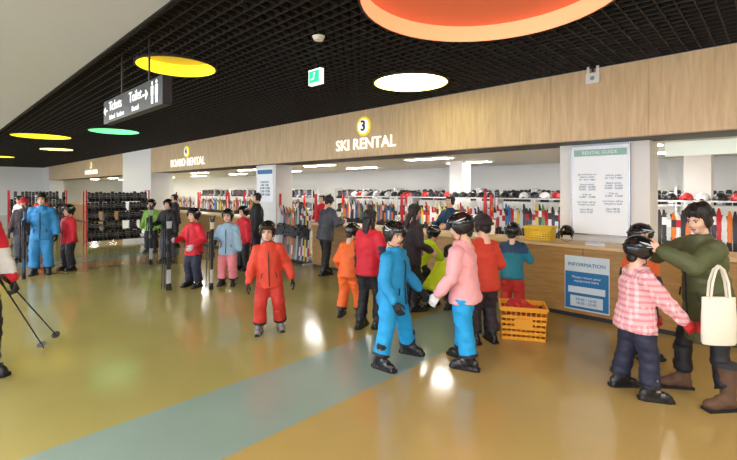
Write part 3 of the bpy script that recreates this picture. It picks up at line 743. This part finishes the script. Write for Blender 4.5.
# ------------------------------------------------------------------ racks
bp = [(-.05, 0), (.16, 0), (.17, .035), (.13, .075), (.07, .11), (.065, .2), (.085, .28), (-.01, .30), (-.04, .18), (-.06, .07)]
for k, c in {'bt_a': (24, 24, 28), 'bt_b': (60, 60, 66), 'bt_c': (170, 172, 176), 'bt_d': (150, 30, 34), 'bt_e': (30, 50, 95)}.items(): mat(k, c, .3)
def add_lowboot(mb, M, key):
    t = MB(); n = len(bp)
    rings = [[Vector((x*1.0, y, z+0)) if abs(x) < .04 else Vector((x, y*.93+.003, z*.96+.005)) for (y, z) in bp] for x in (-.047, -.036, .036, .047)]
    t.loft(rings, key)
    for z, y in ((.1, .08), (.16, .07), (.22, .075)): t.box((0, y, z), (.09, .012, .018), 'buckle')
    t.tube([(0, .035, .28), (0, .037, .31)], [.04, .038], 'liner', 8)
    mb.merge(t, M)
BK = ['bt_a', 'bt_a', 'bt_a', 'bt_a', 'bt_b', 'bt_c', 'bt_d']
mat('rack_red', (200, 34, 40), .4); mat('rack_black', (28, 28, 32), .4); mat('rack_white', (220, 220, 222), .4)

def ski_rack(name, x0, x1, y, seed, Lk=1.45, boots=True):
    random.seed(seed); b = MB()
    for z in (.10, 1.05):
        b.box(((x0+x1)/2, y+.10, z), (x1-x0, .04, .05), 'rack_white')
    b.box(((x0+x1)/2, y, .03), (x1-x0, .34, .05), 'rack_black')
    x = x0
    while x <= x1+.01:
        b.box((x, y+.14, .85), (.05, .05, 1.7), 'rack_red'); b.box((x, y, .02), (.05, .5, .04), 'rack_white'); x += (x1-x0)/max(1, round((x1-x0)/1.6))
    x = x0+.09
    while x < x1-.06:
        ck = random.choice(['ski_a', 'ski_b', 'ski_c', 'ski_d', 'ski_d', 'ski_e', 'ski_e', 'ski_f', 'ski_h', 'ski_g'])
        l = Lk*random.choice([.90, .94, .97, 1.0])
        M = Matrix.Translation((x, y-.04, .06)) @ Matrix.Rotation(rad(-3.5), 4, 'X') @ Matrix.Rotation(math.pi, 4, 'Z')
        add_ski(b, M, l, ck, random.choice([ck, ck, 'ski_e', 'ski_tip', 'ski_a']), w=.062)
        x += .066
    return b.obj(name, ang=30)
for i in range(5):
    ski_rack('ski_rack', -9.6+i*2.45, -9.6+i*2.45+2.3, 8.75, 10+i)
ski_rack('ski_rack', 2.75, 5.0, 8.75, 21)
for i in range(4): ski_rack('ski_rack', -21.5+i*2.6, -21.5+i*2.6+2.4, 8.6, 30+i)
ski_rack('ski_rack', -9.7, -8.2, 6.55, 51, Lk=1.35)

def boot_shelf(name, x0, x1, y, levels, seed, frame='rack_white', bk=BK, fill=.95, helmets=False, rot=0, loc=(0, 0, 0)):
    random.seed(seed); b = MB(); top = max(levels)+.36
    x = x0; n = max(1, round((x1-x0)/1.3))
    for i in range(n+1):
        xx = x0+(x1-x0)*i/n
        for dy in (-.17, .17): b.box((xx, y+dy, top/2), (.035, .035, top), frame)
        b.box((xx, y, top-.02), (.03, .34, .03), frame); b.box((xx, y, .12), (.03, .34, .03), frame)
    for z in levels:
        b.box(((x0+x1)/2, y, z-.012), (x1-x0, .36, .02), 'rack_black' if frame != 'rack_white' else 'rack_white')
        xx = x0+.09
        while xx < x1-.06:
            if random.random() < fill:
                M = Matrix.Translation((xx, y-.02, z)) @ Matrix.Rotation(math.pi+random.uniform(-.1, .1), 4, 'Z') @ Matrix.Diagonal((1, 1, random.uniform(.88, 1.05), 1))
                add_lowboot(b, M, random.choice(bk))
            xx += .115
    return b.obj(name, ang=30, loc=loc, rotz=rot, smooth=False)
for i in range(5): boot_shelf('boot_shelf', -12+i*3.0, -12+i*3.0+2.9, 10.9, (.5, 1.0, 1.5), 60+i)
boot_shelf('boot_shelf', 3.0, 5.8, 10.9, (.5, 1.0, 1.5), 66)
for i in range(3): boot_shelf('boot_shelf', -22.5+i*3.2, -22.5+i*3.2+3.1, 10.6, (.5, 1.0, 1.5), 70+i)
def helmet_shelf(name, x0, x1, y, z, seed):
    random.seed(seed); b = MB()
    b.box(((x0+x1)/2, y, z-.012), (x1-x0, .34, .024), 'rack_white')
    n = max(1, round((x1-x0)/2.4))
    for i in range(n+1):
        xx = x0+.02+(x1-x0-.04)*i/n; b.box((xx, y, z/2), (.04, .30, z-.02), 'rack_white')
    xx = x0+.14
    while xx < x1-.12:
        t = cap_mesh((0, 0, .0), (.105, .13, .12), lambda p: rad(95), 'k', thick=.02, nu=12, nv=5)
        t.m = [random.choice(['bt_a', 'bt_a', 'bt_a', 'bt_b', 'bt_a', 'ski_a', 'ski_d'])]*len(t.m)
        t.tube([(-.1, .02, -.005), (0, .14, .0), (.1, .02, -.005)], .014, 'lens', 6)
        zz = min(v[2] for v in t.v)
        b.merge(t, Matrix.Translation((xx, y, z-zz)) @ Matrix.Rotation(random.uniform(2.6, 3.6), 4, 'Z')); xx += .23
    return b.obj(name, ang=50)
for i in range(5): helmet_shelf('helmet_shelf', -9.6+i*2.45, -9.6+i*2.45+2.35, 9.25, 1.62, 95+i)
boot_shelf('boot_rack', -.95, .95, 0, (.15, .47, .79, 1.11, 1.43), 80, frame='rack_red', bk=['bt_a', 'bt_a', 'bt_b', 'bt_a', 'bt_a'], rot=rad(90), loc=(-16.3, 4.65, 0))
boot_shelf('boot_rack', -.95, .95, 0, (.15, .47, .79, 1.11, 1.43), 81, frame='rack_red', bk=['bt_a', 'bt_a', 'bt_b', 'bt_a', 'bt_a'], rot=rad(90), loc=(-22.3, 3.4, 0))
ski_rack('ski_rack', -24, -22.3, 1.6, 90)

# ------------------------------------------------------------------ world, camera
w = bpy.data.worlds.new('World'); scene.world = w; w.use_nodes = True
w.node_tree.nodes['Background'].inputs[0].default_value = (.6, .7, .9, 1); w.node_tree.nodes['Background'].inputs[1].default_value = .3
cam = bpy.data.cameras.new('Camera'); co = bpy.data.objects.new('Camera', cam); scene.collection.objects.link(co)
co.location = (0, 0, 1.8); co.rotation_euler = (math.pi/2, 0, rad(43.8)); cam.sensor_width = 36; cam.lens = 21.0; cam.shift_y = -40/737; cam.clip_end = 200
scene.camera = co
scene.view_settings.view_transform = 'Standard'; scene.view_settings.exposure = 0.08
